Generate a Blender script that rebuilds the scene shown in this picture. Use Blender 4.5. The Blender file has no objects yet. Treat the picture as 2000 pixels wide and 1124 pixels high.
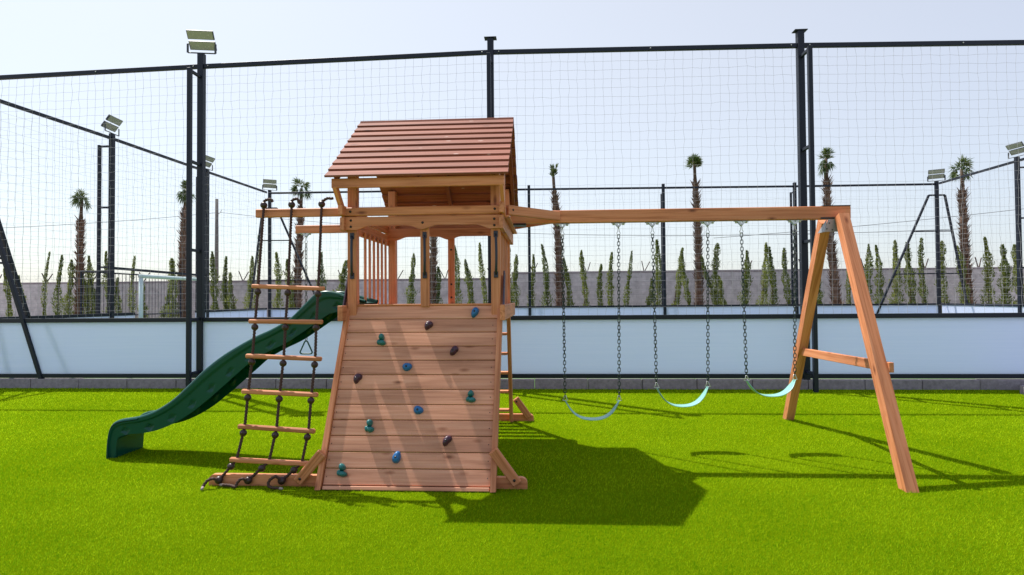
import bpy, math, random
import numpy as np
from mathutils import Vector, Matrix
random.seed(7); rng = np.random.default_rng(7)
V = Vector; R = math.radians
S = bpy.context.scene; COL = S.collection

# ---------------------------------------------------------------- camera
cam = bpy.data.cameras.new('camera'); co = bpy.data.objects.new('camera', cam); COL.objects.link(co)
cam.sensor_width = 36; cam.lens = 36*1100/2000; cam.clip_start = .05; cam.clip_end = 5000
yaw, pit, rol = .0590, .0197, .0077
Fv = V((-math.sin(yaw)*math.cos(pit), math.cos(yaw)*math.cos(pit), math.sin(pit)))
R0 = V((math.cos(yaw), math.sin(yaw), 0)); U0 = R0.cross(Fv)
Rv = R0*math.cos(rol)-U0*math.sin(rol); Uv = U0*math.cos(rol)+R0*math.sin(rol)
mt = Matrix((Rv, Uv, -Fv)).transposed().to_4x4(); mt.translation = V((0, 0, 1.6))
co.matrix_world = mt; S.camera = co
# ---------------------------------------------------------------- light
SUN = V((-.465, .36, 1)).normalized()
elev = math.asin(SUN.z)
w = bpy.data.worlds.new('World'); S.world = w; w.use_nodes = True
nt = w.node_tree; bg = nt.nodes['Background']
sky = nt.nodes.new('ShaderNodeTexSky'); sky.sky_type = 'NISHITA'; sky.sun_disc = False
sky.sun_elevation = elev; sky.sun_rotation = math.atan2(SUN.x, SUN.y)
sky.air_density = 1.0; sky.dust_density = 1.6; sky.ozone_density = 1.5; sky.altitude = 0
# bright summer haze: a pale veil, strongest on the sun's side of the sky
tcw = nt.nodes.new('ShaderNodeTexCoord'); dot = nt.nodes.new('ShaderNodeVectorMath'); dot.operation = 'DOT_PRODUCT'
dot.inputs[1].default_value = V((-.5, .86, .0)); nt.links.new(tcw.outputs['Generated'], dot.inputs[0])
mr = nt.nodes.new('ShaderNodeMapRange'); mr.inputs['From Min'].default_value = -.45; mr.inputs['From Max'].default_value = 1; mr.interpolation_type = 'SMOOTHSTEP'
nt.links.new(dot.outputs['Value'], mr.inputs['Value'])
vm = nt.nodes.new('ShaderNodeMix'); vm.data_type = 'RGBA'; nt.links.new(mr.outputs[0], vm.inputs[0])
vm.inputs[6].default_value = (2.1, 2.15, 2.6, 1); vm.inputs[7].default_value = (3.05, 2.98, 2.95, 1)
ad = nt.nodes.new('ShaderNodeMix'); ad.data_type = 'RGBA'; ad.blend_type = 'ADD'; ad.inputs[0].default_value = 1
sc_ = nt.nodes.new('ShaderNodeMix'); sc_.data_type = 'RGBA'; sc_.blend_type = 'MULTIPLY'; sc_.inputs[0].default_value = 1
nt.links.new(sky.outputs[0], sc_.inputs[6]); sc_.inputs[7].default_value = (.33, .37, .375, 1)
nt.links.new(sc_.outputs[2], ad.inputs[6]); nt.links.new(vm.outputs[2], ad.inputs[7])
nt.links.new(ad.outputs[2], bg.inputs[0]); bg.inputs[1].default_value = .14
sl = bpy.data.lights.new('sun', 'SUN'); sl.energy = 4.6; sl.angle = R(.5); sl.color = (1, .955, .88)
so = bpy.data.objects.new('sun', sl); COL.objects.link(so); so.rotation_euler = SUN.to_track_quat('Z', 'Y').to_euler()
S.view_settings.view_transform = 'Standard'; S.view_settings.look = 'None'
S.view_settings.exposure = .52; S.view_settings.gamma = 1
S.render.engine = 'CYCLES'

# ---------------------------------------------------------------- materials
def mat(name, rgb, rough=.6, metal=0, spec=.5):
    m = bpy.data.materials.new(name); m.use_nodes = True
    p = m.node_tree.nodes['Principled BSDF']
    p.inputs['Base Color'].default_value = (*rgb, 1); p.inputs['Roughness'].default_value = rough
    p.inputs['Metallic'].default_value = metal; p.inputs['Specular IOR Level'].default_value = spec
    return m
def N(m, t, **k):
    n = m.node_tree.nodes.new(t)
    for a, b in k.items(): setattr(n, a, b)
    return n
def L(m, a, b): m.node_tree.links.new(a, b)
def ramp(m, src, stops):
    r = N(m, 'ShaderNodeValToRGB'); e = r.color_ramp.elements
    while len(e) < len(stops): e.new(.5)
    for i, (p, c) in enumerate(stops): e[i].position = p; e[i].color = (*c, 1)
    L(m, src, r.inputs[0]); return r.outputs[0]
def noise(m, vec, scale, detail=4, rough=.55, dist=0):
    n = N(m, 'ShaderNodeTexNoise'); n.inputs['Scale'].default_value = scale; n.inputs['Detail'].default_value = detail
    n.inputs['Roughness'].default_value = rough; n.inputs['Distortion'].default_value = dist
    if vec: L(m, vec, n.inputs['Vector'])
    return n.outputs[0]
def mapping(m, vec, sc):
    n = N(m, 'ShaderNodeMapping'); n.inputs['Scale'].default_value = sc; L(m, vec, n.inputs[0]); return n.outputs[0]
def mix(m, fac, a, b, mode='MIX'):
    n = N(m, 'ShaderNodeMix', data_type='RGBA', blend_type=mode)
    for s, v in ((n.inputs[0], fac), (n.inputs[6], a), (n.inputs[7], b)):
        if hasattr(v, 'links') or hasattr(v, 'is_output'): L(m, v, s)
        elif isinstance(v, (int, float)): s.default_value = v
        else: s.default_value = (*v, 1)
    return n.outputs[2]
def bump(m, h, st, dist=.01):
    b = N(m, 'ShaderNodeBump'); b.inputs['Strength'].default_value = st; b.inputs['Distance'].default_value = dist
    L(m, h, b.inputs['Height']); L(m, b.outputs[0], m.node_tree.nodes['Principled BSDF'].inputs['Normal'])
def base(m, c): L(m, c, m.node_tree.nodes['Principled BSDF'].inputs['Base Color'])

def wood(name, dark, mid, light, rough=.55):
    m = mat(name, mid, rough, 0, .35)
    a = N(m, 'ShaderNodeAttribute'); a.attribute_name = 'grain'; v = a.outputs['Vector']
    g = noise(m, mapping(m, v, (1.3, 34, 34)), 1, 5, .6, .6)
    c = ramp(m, g, [(.28, dark), (.5, mid), (.74, light)])
    # slow change of tone along and between boards
    g2 = noise(m, mapping(m, v, (.5, 3, 3)), 1.4, 2)
    c = mix(m, .7, c, ramp(m, g2, [(.3, (.55, .52, .5)), (.7, (1.22, 1.2, 1.16))]), 'MULTIPLY')
    # knots
    vo = N(m, 'ShaderNodeTexVoronoi'); vo.feature = 'F1'; vo.inputs['Scale'].default_value = 1
    vo.inputs['Randomness'].default_value = 1
    L(m, mapping(m, v, (2.6, 7, 7)), vo.inputs['Vector'])
    k = ramp(m, vo.outputs['Distance'], [(.04, (.26, .19, .15)), (.09, (.62, .52, .45)), (.17, (1, 1, 1))])
    c = mix(m, .85, c, k, 'MULTIPLY')
    base(m, c)
    bump(m, g, .25, .002)
    return m
M = {}
M['wood'] = wood('cedar_wood', (.40, .13, .048), (.64, .24, .108), (.72, .315, .165))
M['wallwood'] = wood('panel_wood', (.47, .20, .115), (.68, .31, .19), (.76, .40, .265), .65)
M['roof'] = wood('red_stained_wood', (.17, .050, .028), (.275, .088, .054), (.35, .13, .085), .75)
M['navy'] = mat('navy_paint', (.006, .010, .022), .5, 0, .35)
M['bolt'] = mat('dark_bolt', (.02, .015, .013), .4)
M['plum_trim'] = mat('dark_trim', (.05, .028, .05), .45)
M['handle'] = mat('dark_handle_plastic', (.012, .016, .028), .3)
M['hblue'] = mat('blue_plastic', (.01, .13, .34), .4)
M['hplum'] = mat('plum_plastic', (.055, .016, .035), .4)
M['hteal'] = mat('teal_plastic', (.015, .15, .15), .4)
M['slide'] = mat('green_plastic', (.0, .065, .048), .3, 0, .35)
M['swing'] = mat('swing_rubber', (.22, .50, .43), .3)
M['chain'] = mat('green_coated_chain', (.004, .02, .016), .35)
M['zinc'] = mat('galvanised_steel', (.55, .57, .55), .35, .85)
M['steel'] = mat('dull_steel', (.10, .10, .10), .5)
M['plate'] = mat('grey_bracket', (.32, .33, .36), .45, .4)
M['rope'] = mat('brown_rope', (.055, .022, .016), .75)
M['cut'] = mat('rope_end', (.35, .28, .26), .8)
M['ball'] = mat('brown_plastic', (.035, .014, .014), .4)
M['white'] = mat('white_goal_paint', (.62, .74, .74), .4)
M['net'] = mat('netting_cord', (.36, .36, .38), .8)
M['glass'] = mat('lamp_glass', (.22, .23, .16), .25)
m = M['glass']; tc = N(m, 'ShaderNodeTexCoord')
br = N(m, 'ShaderNodeTexVoronoi'); br.inputs['Scale'].default_value = 22; L(m, tc.outputs['Object'], br.inputs['Vector'])
base(m, ramp(m, br.outputs['Distance'], [(.1, (.46, .47, .40)), (.3, (.33, .34, .30))]))
M['housing'] = mat('lamp_housing', (.05, .055, .06), .45, .3)
M['wire'] = mat('wire', (.05, .05, .06), .6)
M['rust'] = mat('rusty_steel', (.06, .03, .025), .8)
M['post'] = mat('weathered_pole', (.13, .12, .11), .9)
m = M['roof']; a_ = N(m, 'ShaderNodeAttribute'); a_.attribute_name = 'grain'
vo = N(m, 'ShaderNodeTexVoronoi'); vo.inputs['Scale'].default_value = 1; L(m, mapping(m, a_.outputs['Vector'], (3.0, 9, 9)), vo.inputs['Vector'])
old = m.node_tree.nodes['Principled BSDF'].inputs['Base Color'].links[0].from_socket
sp = ramp(m, vo.outputs['Distance'], [(.05, (1, 1, 1)), (.10, (0, 0, 0))]); base(m, mix(m, sp, old, (.50, .36, .31)))
# opal panels
m = M['panel'] = mat('opal_panel', (.50, .70, .84), .33, 0, .5)
tc = N(m, 'ShaderNodeTexCoord')
g = noise(m, mapping(m, tc.outputs['Object'], (.25, 1, 16)), 2.2, 3)
base(m, ramp(m, g, [(.3, (.70, .77, .96)), (.7, (.77, .82, .99))]))
bump(m, g, .12, .01)
tr = N(m, 'ShaderNodeBsdfTranslucent'); tr.inputs[0].default_value = (.76, .84, 1, 1)     # light from the pitch side glows through the opal sheet
mx = N(m, 'ShaderNodeMixShader'); mx.inputs[0].default_value = .42; L(m, m.node_tree.nodes['Principled BSDF'].outputs[0], mx.inputs[1]); L(m, tr.outputs[0], mx.inputs[2])
L(m, mx.outputs[0], m.node_tree.nodes['Material Output'].inputs[0])
# concrete
def concrete(name, rgb, sc=6, bricks=None):
    m = mat(name, rgb, .9, 0, .2); tc = N(m, 'ShaderNodeTexCoord'); o = tc.outputs['Object']
    g = noise(m, o, sc, 8, .65); g2 = noise(m, o, .7, 3)
    c = ramp(m, g, [(.3, tuple(.72*x for x in rgb)), (.7, tuple(1.2*x for x in rgb))])
    c = mix(m, .5, c, ramp(m, g2, [(.3, (.75,)*3), (.7, (1.15,)*3)]), 'MULTIPLY')
    if bricks:
        b = N(m, 'ShaderNodeTexBrick'); b.inputs['Scale'].default_value = 1
        b.inputs['Brick Width'].default_value = bricks[0]; b.inputs['Row Height'].default_value = bricks[1]
        b.inputs['Mortar Size'].default_value = bricks[2]; b.inputs['Mortar Smooth'].default_value = .2
        b.inputs['Color1'].default_value = (1, 1, 1, 1); b.inputs['Color2'].default_value = (.93, .93, .95, 1); b.inputs['Mortar'].default_value = (.80, .80, .82, 1)
        sx = N(m, 'ShaderNodeSeparateXYZ'); L(m, o, sx.inputs[0]); cx = N(m, 'ShaderNodeCombineXYZ')
        L(m, sx.outputs['X'], cx.inputs['X']); L(m, sx.outputs['Z'], cx.inputs['Y']); L(m, cx.outputs[0], b.inputs['Vector'])
        c = mix(m, 1.0, c, b.outputs['Color'], 'MULTIPLY')
    base(m, c); bump(m, g, .4, .01); return m
M['kerb'] = concrete('kerb_concrete', (.30, .26, .285), 14)
M['block'] = concrete('block_wall', (.56, .53, .55), 3, (.5, .22, .012))
M['paving'] = concrete('paving_concrete', (.16, .16, .17), 20)
M['sand'] = concrete('dry_earth', (.38, .33, .27), .6)
# turf base + blades
m = M['turf'] = mat('turf_mat', (.10, .19, .008), .95, 0, 0)
tc = N(m, 'ShaderNodeTexCoord'); o = tc.outputs['Object']
g = noise(m, o, 130, 6, .75); g2 = noise(m, o, 1.1, 3); g3 = noise(m, mapping(m, o, (1, 3.2, 1)), 9, 4)
c = ramp(m, g, [(.32, (.05, .12, .001)), (.55, (.18, .27, .002)), (.75, (.32, .42, .006))])
c = mix(m, .7, c, ramp(m, g2, [(.3, (.86, .9, .8)), (.7, (1.1, 1.06, 1.0))]), 'MULTIPLY')
c = mix(m, .6, c, ramp(m, g3, [(.3, (.82, .86, .8)), (.7, (1.12, 1.1, 1.2))]), 'MULTIPLY')
base(m, c); bump(m, g, 1.0, .02)
M['pitch'] = mat('pitch_turf', (.05, .12, .02), .9)
def leafmat(name, c0, c1, trans=.35, attr='tint', rough=.55, spec=.25):
    m = bpy.data.materials.new(name); m.use_nodes = True; t = m.node_tree
    p = t.nodes['Principled BSDF']; p.inputs['Roughness'].default_value = rough; p.inputs['Specular IOR Level'].default_value = spec
    a = N(m, 'ShaderNodeAttribute'); a.attribute_name = attr
    c = ramp(m, a.outputs['Fac'], [(0, c0), (1, c1)])
    base(m, c)
    tr = t.nodes.new('ShaderNodeBsdfTranslucent'); L(m, c, tr.inputs[0])
    mx = t.nodes.new('ShaderNodeMixShader'); mx.inputs[0].default_value = trans
    L(m, p.outputs[0], mx.inputs[1]); L(m, tr.outputs[0], mx.inputs[2])
    L(m, mx.outputs[0], t.nodes['Material Output'].inputs[0]); return m
M['blade'] = leafmat('grass_blade', (.09, .26, .002), (.54, .72, .016), .5, rough=.9, spec=.0)
M['cypress'] = leafmat('cypress_foliage', (.07, .11, .02), (.30, .34, .075), .4)
M['frond'] = leafmat('palm_frond', (.05, .10, .02), (.16, .19, .06), .3)
M['bark'] = leafmat('palm_bark', (.10, .06, .042), (.27, .18, .135), 0, 'tint', .95)
M['stem'] = mat('brown_stem', (.08, .05, .03), .9)

# ---------------------------------------------------------------- mesh builder
class MB:
    def __init__(s): s.v = []; s.f = []; s.g = []; s.sm = []; s.t = None
    def add(s, vs, fs, grain=None, smooth=False):
        n = len(s.v); s.v += [tuple(v) for v in vs]; s.f += [tuple(i+n for i in f) for f in fs]
        s.g += list(grain) if grain is not None else [tuple(v) for v in vs]; s.sm += [smooth]*len(fs); return s
    def box(s, c, ax, ay, az, bev=.004, gax=0):
        """chamfered box: centre and three half-axis vectors; grain runs along axis gax"""
        c = V(c); A = [V(ax), V(ay), V(az)]; Ln = [a.length for a in A]; U = [a.normalized() for a in A]
        b = min(bev, min(Ln)*.45); vs = []; idx = {}; loc = []
        for sx in (-1, 1):
            for sy in (-1, 1):
                for sz in (-1, 1):
                    sg = (sx, sy, sz)
                    for k in range(3):
                        q = [sg[j]*(Ln[j]-(b if j != k else 0)) for j in range(3)]
                        idx[(sg, k)] = len(vs); vs.append(c+U[0]*q[0]+U[1]*q[1]+U[2]*q[2]); loc.append(q)
        fs = []
        def face(ids):
            p = [vs[i] for i in ids]; n = (p[1]-p[0]).cross(p[2]-p[0]); mid = sum(p, V())/len(p)
            fs.append(ids if n.dot(mid-c) > 0 else ids[::-1])
        for k in range(3):
            i, j = [(1, 2), (0, 2), (0, 1)][k]
            for sk in (-1, 1):
                ids = []
                for (si, sj) in ((-1, -1), (1, -1), (1, 1), (-1, 1)):
                    sg = [0, 0, 0]; sg[k] = sk; sg[i] = si; sg[j] = sj; ids.append(idx[(tuple(sg), k)])
                face(ids)
            for si in (-1, 1):
                for sj in (-1, 1):
                    a = [0, 0, 0]; d = [0, 0, 0]; a[k] = -1; d[k] = 1; a[i] = d[i] = si; a[j] = d[j] = sj; a = tuple(a); d = tuple(d)
                    face([idx[(a, i)], idx[(d, i)], idx[(d, j)], idx[(a, j)]])
        for sx in (-1, 1):
            for sy in (-1, 1):
                for sz in (-1, 1): face([idx[((sx, sy, sz), k)] for k in range(3)])
        o = [(gax+k) % 3 for k in range(3)]; r = (random.uniform(0, 50), random.uniform(0, 50), random.uniform(0, 50))
        s.add(vs, fs, [(q[o[0]]+r[0], q[o[1]]+r[1], q[o[2]]+r[2]) for q in loc]); return s
    def rect(s, x0, x1, y0, y1, z0, z1, bev=.004):
        h = ((x1-x0)/2, (y1-y0)/2, (z1-z0)/2); g = h.index(max(h))
        return s.box(((x0+x1)/2, (y0+y1)/2, (z0+z1)/2), (h[0], 0, 0), (0, h[1], 0), (0, 0, h[2]), bev, g)
    def beam(s, p0, p1, w, h, up=(0, 0, 1), bev=.004):
        """w across, h along 'up'"""
        p0, p1 = V(p0), V(p1); d = p1-p0; side = d.cross(V(up)).normalized(); u = side.cross(d).normalized()
        return s.box((p0+p1)/2, d/2, side*w/2, u*h/2, bev, 0)
    def prism(s, pts, off, grain_axis=None):
        """flat outline (convex or fan-able) given as 3-D points, extruded by off"""
        n = len(pts); off = V(off); a = [V(p) for p in pts]; vs = a+[p+off for p in a]
        fs = [tuple(range(n)), tuple(range(2*n-1, n-1, -1))]+[(i, i+n, (i+1) % n+n, (i+1) % n) for i in range(n)]
        nn = V()
        for i in range(n): nn += a[i].cross(a[(i+1) % n])
        if nn.dot(off) > 0: fs = [f[::-1] for f in fs]
        ga = V(grain_axis or (1, 0, 0)).normalized(); gb = ga.cross(off).normalized(); gc = off.normalized()
        r = random.uniform(0, 50)
        s.add(vs, fs, [(v.dot(ga)+r, v.dot(gb)+r, v.dot(gc)) for v in vs]); return s
    def tube(s, pts, r, n=8, closed=False, twist=None, caps=True):
        pts = [V(p) for p in pts]; m = len(pts); rs = r if hasattr(r, '__len__') else [r]*m; vs = []; acc = 0
        pu = None
        for i, p in enumerate(pts):
            if closed: t = pts[(i+1) % m]-pts[i-1]
            else: t = pts[min(i+1, m-1)]-pts[max(i-1, 0)]
            t.normalize()
            if pu is None: pu = t.orthogonal().normalized()
            pu = (pu-t*pu.dot(t)).normalized(); pv = t.cross(pu)
            if i: acc += (p-pts[i-1]).length
            for k in range(n):
                a = 2*math.pi*k/n; rr = rs[i]
                if twist: rr *= 1+twist[0]*math.cos(twist[1]*(a)-twist[2]*acc)
                vs.append(p+pu*math.cos(a)*rr+pv*math.sin(a)*rr)
        fs = []
        for i in range(m if closed else m-1):
            j = (i+1) % m
            for k in range(n): fs.append((i*n+k, i*n+(k+1) % n, j*n+(k+1) % n, j*n+k))
        if caps and not closed: fs += [tuple(range(n-1, -1, -1)), tuple(range((m-1)*n, m*n))]
        s.add(vs, fs, smooth=True); return s
    def sphere(s, c, r, nu=14, nv=9, sc=(1, 1, 1)):
        vs = [(c[0], c[1], c[2]+r*sc[2])]
        for j in range(1, nv):
            b = math.pi*j/nv
            for i in range(nu):
                a = 2*math.pi*i/nu; vs.append((c[0]+r*sc[0]*math.sin(b)*math.cos(a), c[1]+r*sc[1]*math.sin(b)*math.sin(a), c[2]+r*sc[2]*math.cos(b)))
        vs.append((c[0], c[1], c[2]-r*sc[2])); fs = []
        for i in range(nu): fs.append((0, 1+i, 1+(i+1) % nu))
        for j in range(nv-2):
            for i in range(nu): a = 1+j*nu; fs.append((a+i, a+nu+i, a+nu+(i+1) % nu, a+(i+1) % nu))
        a = 1+(nv-2)*nu
        for i in range(nu): fs.append((a+i, len(vs)-1, a+(i+1) % nu))
        s.add(vs, fs, smooth=True); return s
    def cyl(s, p0, p1, r, n=12): return s.tube([p0, p1], r, n)
    def build(s, name, m, parent=None, origin=None):
        me = bpy.data.meshes.new(name)
        o0 = V(parent['_o']) if parent is not None else V(origin or (0, 0, 0))
        if parent is None or parent.get('_part'): pass
        a = np.array(s.v, dtype=np.float64).reshape(-1, 3)-np.array(o0)
        me.from_pydata(a.tolist(), [], s.f)
        me.polygons.foreach_set('use_smooth', s.sm)
        at = me.attributes.new('grain', 'FLOAT_VECTOR', 'POINT'); at.data.foreach_set('vector', np.array(s.g, dtype=np.float32).ravel())
        me.materials.append(m); me.update()
        o = bpy.data.objects.new(name, me); COL.objects.link(o)
        if parent is not None: o.parent = parent
        else: o.location = o0
        o['_o'] = tuple(o0); ALL.append(o); return o
ALL = []
def npmesh(name, verts, faces_n, k, m, parent=None, origin=(0, 0, 0), tint=None, smooth=False):
    """verts (n,3), faces_n (f,k) index array"""
    o0 = np.array(parent['_o'] if parent is not None else origin, dtype=np.float64)
    me = bpy.data.meshes.new(name); v = np.asarray(verts)-o0; f = np.asarray(faces_n)
    me.vertices.add(len(v)); me.vertices.foreach_set('co', v.astype(np.float32).ravel())
    me.loops.add(f.size); me.loops.foreach_set('vertex_index', f.astype(np.int32).ravel())
    me.polygons.add(len(f)); me.polygons.foreach_set('loop_start', np.arange(0, f.size, k, dtype=np.int32))
    me.polygons.foreach_set('use_smooth', np.full(len(f), smooth))
    me.update(calc_edges=True); me.validate()
    if tint is not None:
        a = me.attributes.new('tint', 'FLOAT', 'POINT'); a.data.foreach_set('value', np.asarray(tint, dtype=np.float32))
    me.materials.append(m)
    o = bpy.data.objects.new(name, me); COL.objects.link(o)
    if parent is not None: o.parent = parent
    else: o.location = o0
    o['_o'] = tuple(o0); ALL.append(o); return o
def tag(o, label=None, cat=None, group=None, kind=None):
    for k, v in (('label', label), ('category', cat), ('group', group), ('kind', kind)):
        if v: o[k] = v
    return o
def thing(name, loc, label, cat, group=None):
    o = bpy.data.objects.new(name, None); COL.objects.link(o); o.location = loc; o.empty_display_size = .2
    o['_o'] = tuple(float(x) for x in loc); ALL.append(o); return tag(o, label, cat, group)

# ================================================================ SETTING
mb = MB(); mb.add([(-900, -900, -.06), (900, -900, -.06), (900, 900, -.06), (-900, 900, -.06)], [(0, 1, 2, 3)])
tag(mb.build('ground', M['sand']), 'dry sandy ground behind the pitch', kind='structure')
mb = MB(); mb.add([(-14, -6, 0), (7.62, -6, 0), (7.62, 9.62, 0), (8.3, 10.0, 0), (-14, 10.0, 0)], [(0, 1, 2, 3, 4)])
tag(mb.build('lawn', M['turf']), 'flat lawn of bright artificial turf', kind='structure')
mb = MB(); mb.add([(-12, 10.2, -.02), (15.6, 10.2, -.02), (15.6, 22.9, -.02), (-12, 22.9, -.02)], [(0, 1, 2, 3)])
tag(mb.build('pitch_ground', M['pitch']), 'green turf of the enclosed sports pitch', kind='structure')
mb = MB()   # kerb blocks under the fence
x = -14.3
while x < 8.2:
    x1 = min(x+.935, 8.35); j = random.uniform(-.004, .004)
    mb.rect(x+.003, x1-.003, 9.985+j, 10.13, -.03, .165+j, .008); x += .94
tag(mb.build('kerb', M['kerb']), 'low grey concrete kerb along the foot of the near fence', kind='structure')
mb = MB()
a, b, c2 = V((8.32, 9.93, .05)), V((7.72, 9.62, .05)), V((7.72, 5.0, .05))
for p, q in ((a, b), (V((7.72, 9.56, .05)), V((7.72, 8.6, .05))), (V((7.72, 8.59, .05)), V((7.72, 7.6, .05))), (V((7.72, 7.59, .05)), V((7.72, 5.6, .05)))): mb.beam(p, q, .12, .14, (0, 0, 1), .008)
tag(mb.build('path_edging', M['kerb']), 'pale concrete edging at the right edge of the turf', kind='structure')
mb = MB(); mb.add([(7.7, -6, .02), (16, -6, .02), (16, 9.99, .02), (8.3, 9.99, .02), (7.7, 9.62, .02)], [(0, 1, 2, 3, 4)])
tag(mb.build('paving', M['paving']), 'grey paved path right of the turf', kind='structure')

# grass blades: density falls off with distance from the camera
def blades():
    P = []; Hs = []
    for (y0, y1, dens, hh, ww) in ((2.9, 3.7, 13000, .019, .0022), (3.7, 4.7, 9000, .020, .0027), (4.7, 6.2, 5200, .021, .0036), (6.2, 8.2, 2600, .022, .0052), (8.2, 10.0, 1400, .023, .0075)):
        hw = y1*1.02+.3; xa, xb = max(-hw-.3, -13.9), min(hw, 7.6); n = int((xb-xa)*(y1-y0)*dens)
        P.append(np.stack([rng.uniform(xa, xb, n), rng.uniform(y0, y1, n), np.full(n, hh), np.full(n, ww)], 1))
    P = np.concatenate(P); n = len(P); x, y, hh, ww = P.T
    lean = rng.normal(0, .009, (n, 2)); lean[:, 0] += .004
    ang = rng.uniform(0, np.pi, n); dx = np.cos(ang)*ww/2; dy = np.sin(ang)*ww/2
    hh = hh*rng.uniform(.6, 1.15, n); z0 = np.zeros(n)-.001
    v = np.empty((n, 3, 3))
    v[:, 0] = np.stack([x-dx, y-dy, z0], 1); v[:, 1] = np.stack([x+dx, y+dy, z0], 1)
    v[:, 2] = np.stack([x+lean[:, 0], y+lean[:, 1], hh], 1)
    # pile direction and wear change slowly; far blades tinted yellower to paint in backlight
    f_ = .10*np.sin(x*1.3+y*.7+1)+.08*np.sin(x*.6-y*2.1)+.06*np.sin(x*3.1+y*2.3+2)+.05*np.sin(x*5.3-y*4.1)+.05*np.sin(y*9+x*.8)
    t = np.repeat(np.clip(rng.normal(.46, .38, n)+f_+(y-6)*.045, 0, 1), 3)
    return v.reshape(-1, 3), np.arange(n*3).reshape(n, 3), t
v, f, t = blades()
tag(npmesh('grass', v, f, 3, M['blade'], tint=t), 'short bright green artificial grass covering the playground', 'grass', kind='stuff')

# ================================================================ FENCES OF THE PITCH
def net(p0, p1, z0, z1f, dx=.155, dz=.155, r=.0019, amp=.007, seed=1):
    """knotted cord net between two plan points, from z0 up to z1f(s)"""
    g = np.random.default_rng(seed); p0 = np.array(p0, float); p1 = np.array(p1, float); Ln = np.linalg.norm(p1-p0)
    d = (p1-p0)/Ln; nrm = np.array([-d[1], d[0]]); nx = int(Ln/dx); nz = int((z1f(.5)-z0)/dz)
    U, W = np.meshgrid(np.arange(nx+1)/nx, np.arange(nz+1)/nz, indexing='ij')
    top = z1f(U); Z = z0+(top-z0)*W
    sag = np.sin(W*np.pi)*.02*np.sin(U*Ln*.9+seed)
    off_u = g.normal(0, amp, U.shape)+np.sin(W*9+U*Ln*1.7)*amp*.7; off_z = g.normal(0, amp*.6, U.shape)-np.abs(np.sin(U*Ln*math.pi/5))*.05*W*(1-W)*2
    off_n = g.normal(0, amp, U.shape)+sag
    off_n[:, 0] = off_n[:, -1] = 0
    X = p0[0]+d[0]*(U*Ln+off_u)+nrm[0]*off_n; Y = p0[1]+d[1]*(U*Ln+off_u)+nrm[1]*off_n
    G = np.stack([X, Y, Z+off_z], 2); dv = np.array([d[0], d[1], 0]); nv = np.array([nrm[0], nrm[1], 0]); uz = np.array([0, 0, 1.])
    vs = []; fs = []; base_i = 0
    for ax, (a, b) in ((0, (uz, nv)), (1, (dv, nv))):
        k = 3; ring = [a*math.cos(q)*r+b*math.sin(q)*r for q in (0, 2.094, 4.189)]
        H = np.stack([G+rr for rr in ring], 2)      # (nu,nz,3ring,3)
        if ax == 1: pass
        idx = base_i+np.arange(H.shape[0]*H.shape[1]*3).reshape(H.shape[:3]); vs.append(H.reshape(-1, 3)); base_i += idx.size
        A, B = (idx[:-1], idx[1:]) if ax == 0 else (idx[:, :-1], idx[:, 1:])
        for q in range(3):
            fs.append(np.stack([A[..., q], A[..., (q+1) % 3], B[..., (q+1) % 3], B[..., q]], -1).reshape(-1, 4))
    return np.concatenate(vs), np.concatenate(fs)

PW = .11
def fence(name, loc, label, posts, outward, cat='fence', raised=None, side_frames=True, seed=1, skip_panels=(), dx=.155, net_from=1.28):
    """posts: list of (x, y, rail height, post top). outward: unit plan vector away from the pitch"""
    t = thing(name, loc, label, cat); ow = V((outward[0], outward[1], 0))
    for i, (x, y, zr, zt) in enumerate(posts):
        if zt:
            MB().rect(x-PW/2, x+PW/2, y-PW/2, y+PW/2, -.05, zt, .006).build('post', M['navy'], t)
            if side_frames and side_frames[i]:
                f = MB(); q = V((x, y, 0))+ow*.35; w2 = .035
                f.rect(q.x-w2, q.x+w2, q.y-w2, q.y+w2, -.02, zr-.17, .004)
                a0 = V((x, y, 0))+ow*(PW/2); a1 = q-ow*w2
                for zz in (zr-.21, zr-1.85, zr-3.45, 1.27, .95*0+.3):
                    f.beam(a0+V((0, 0, zz)), a1+V((0, 0, zz)), .05, .05)
                f.build('brace_frame', M['navy'], t)
    d = None
    for i in range(len(posts)-1):
        (xa, ya, za, _), (xb, yb, zb, _) = posts[i], posts[i+1]; A = V((xa, ya, 0)); B = V((xb, yb, 0)); d = (B-A).normalized()
        A2 = A+d*PW/2; B2 = B-d*PW/2
        k = MB().beam(A2+V((0, 0, za)), B2+V((0, 0, zb)), .06, .075).build('top_rail', M['navy'], t)
        if i in skip_panels: continue
        MB().beam(A2+V((0, 0, 1.255)), B2+V((0, 0, 1.255)), .07, .078).build('middle_rail', M['navy'], t)
        MB().beam(A2+V((0, 0, .222)), B2+V((0, 0, .222)), .07, .075).build('bottom_rail', M['navy'], t)
        MB().beam(A2+V((0, 0, .737)), B2+V((0, 0, .737)), .03, .965, (0, 0, 1), .001).build('panel', M['panel'], t)
    n0, n1 = posts[0], posts[-1]; ps = np.array([[math.hypot(p[0]-n0[0], p[1]-n0[1]), p[2]] for p in posts]); Lt = ps[-1, 0]
    v, f = net((n0[0], n0[1]), (n1[0], n1[1]), net_from, lambda u: np.interp(np.asarray(u)*Lt, ps[:, 0], ps[:, 1])-.04, dx, dx, seed=seed)
    npmesh('net', v, f, 4, M['net'], t)
    return t
NY, FY, LX, RX = 10.06, 22.8, -11.55, 15.25
near_posts = [(LX, NY, 5.86, 6.0), (-6.36, NY, 5.97, 6.21), (-.95, NY, 6.055, 6.30), (4.49, NY, 5.99, 6.24), (9.9, NY, 5.88, 6.15), (RX, NY, 5.84, 6.0)]
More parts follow.
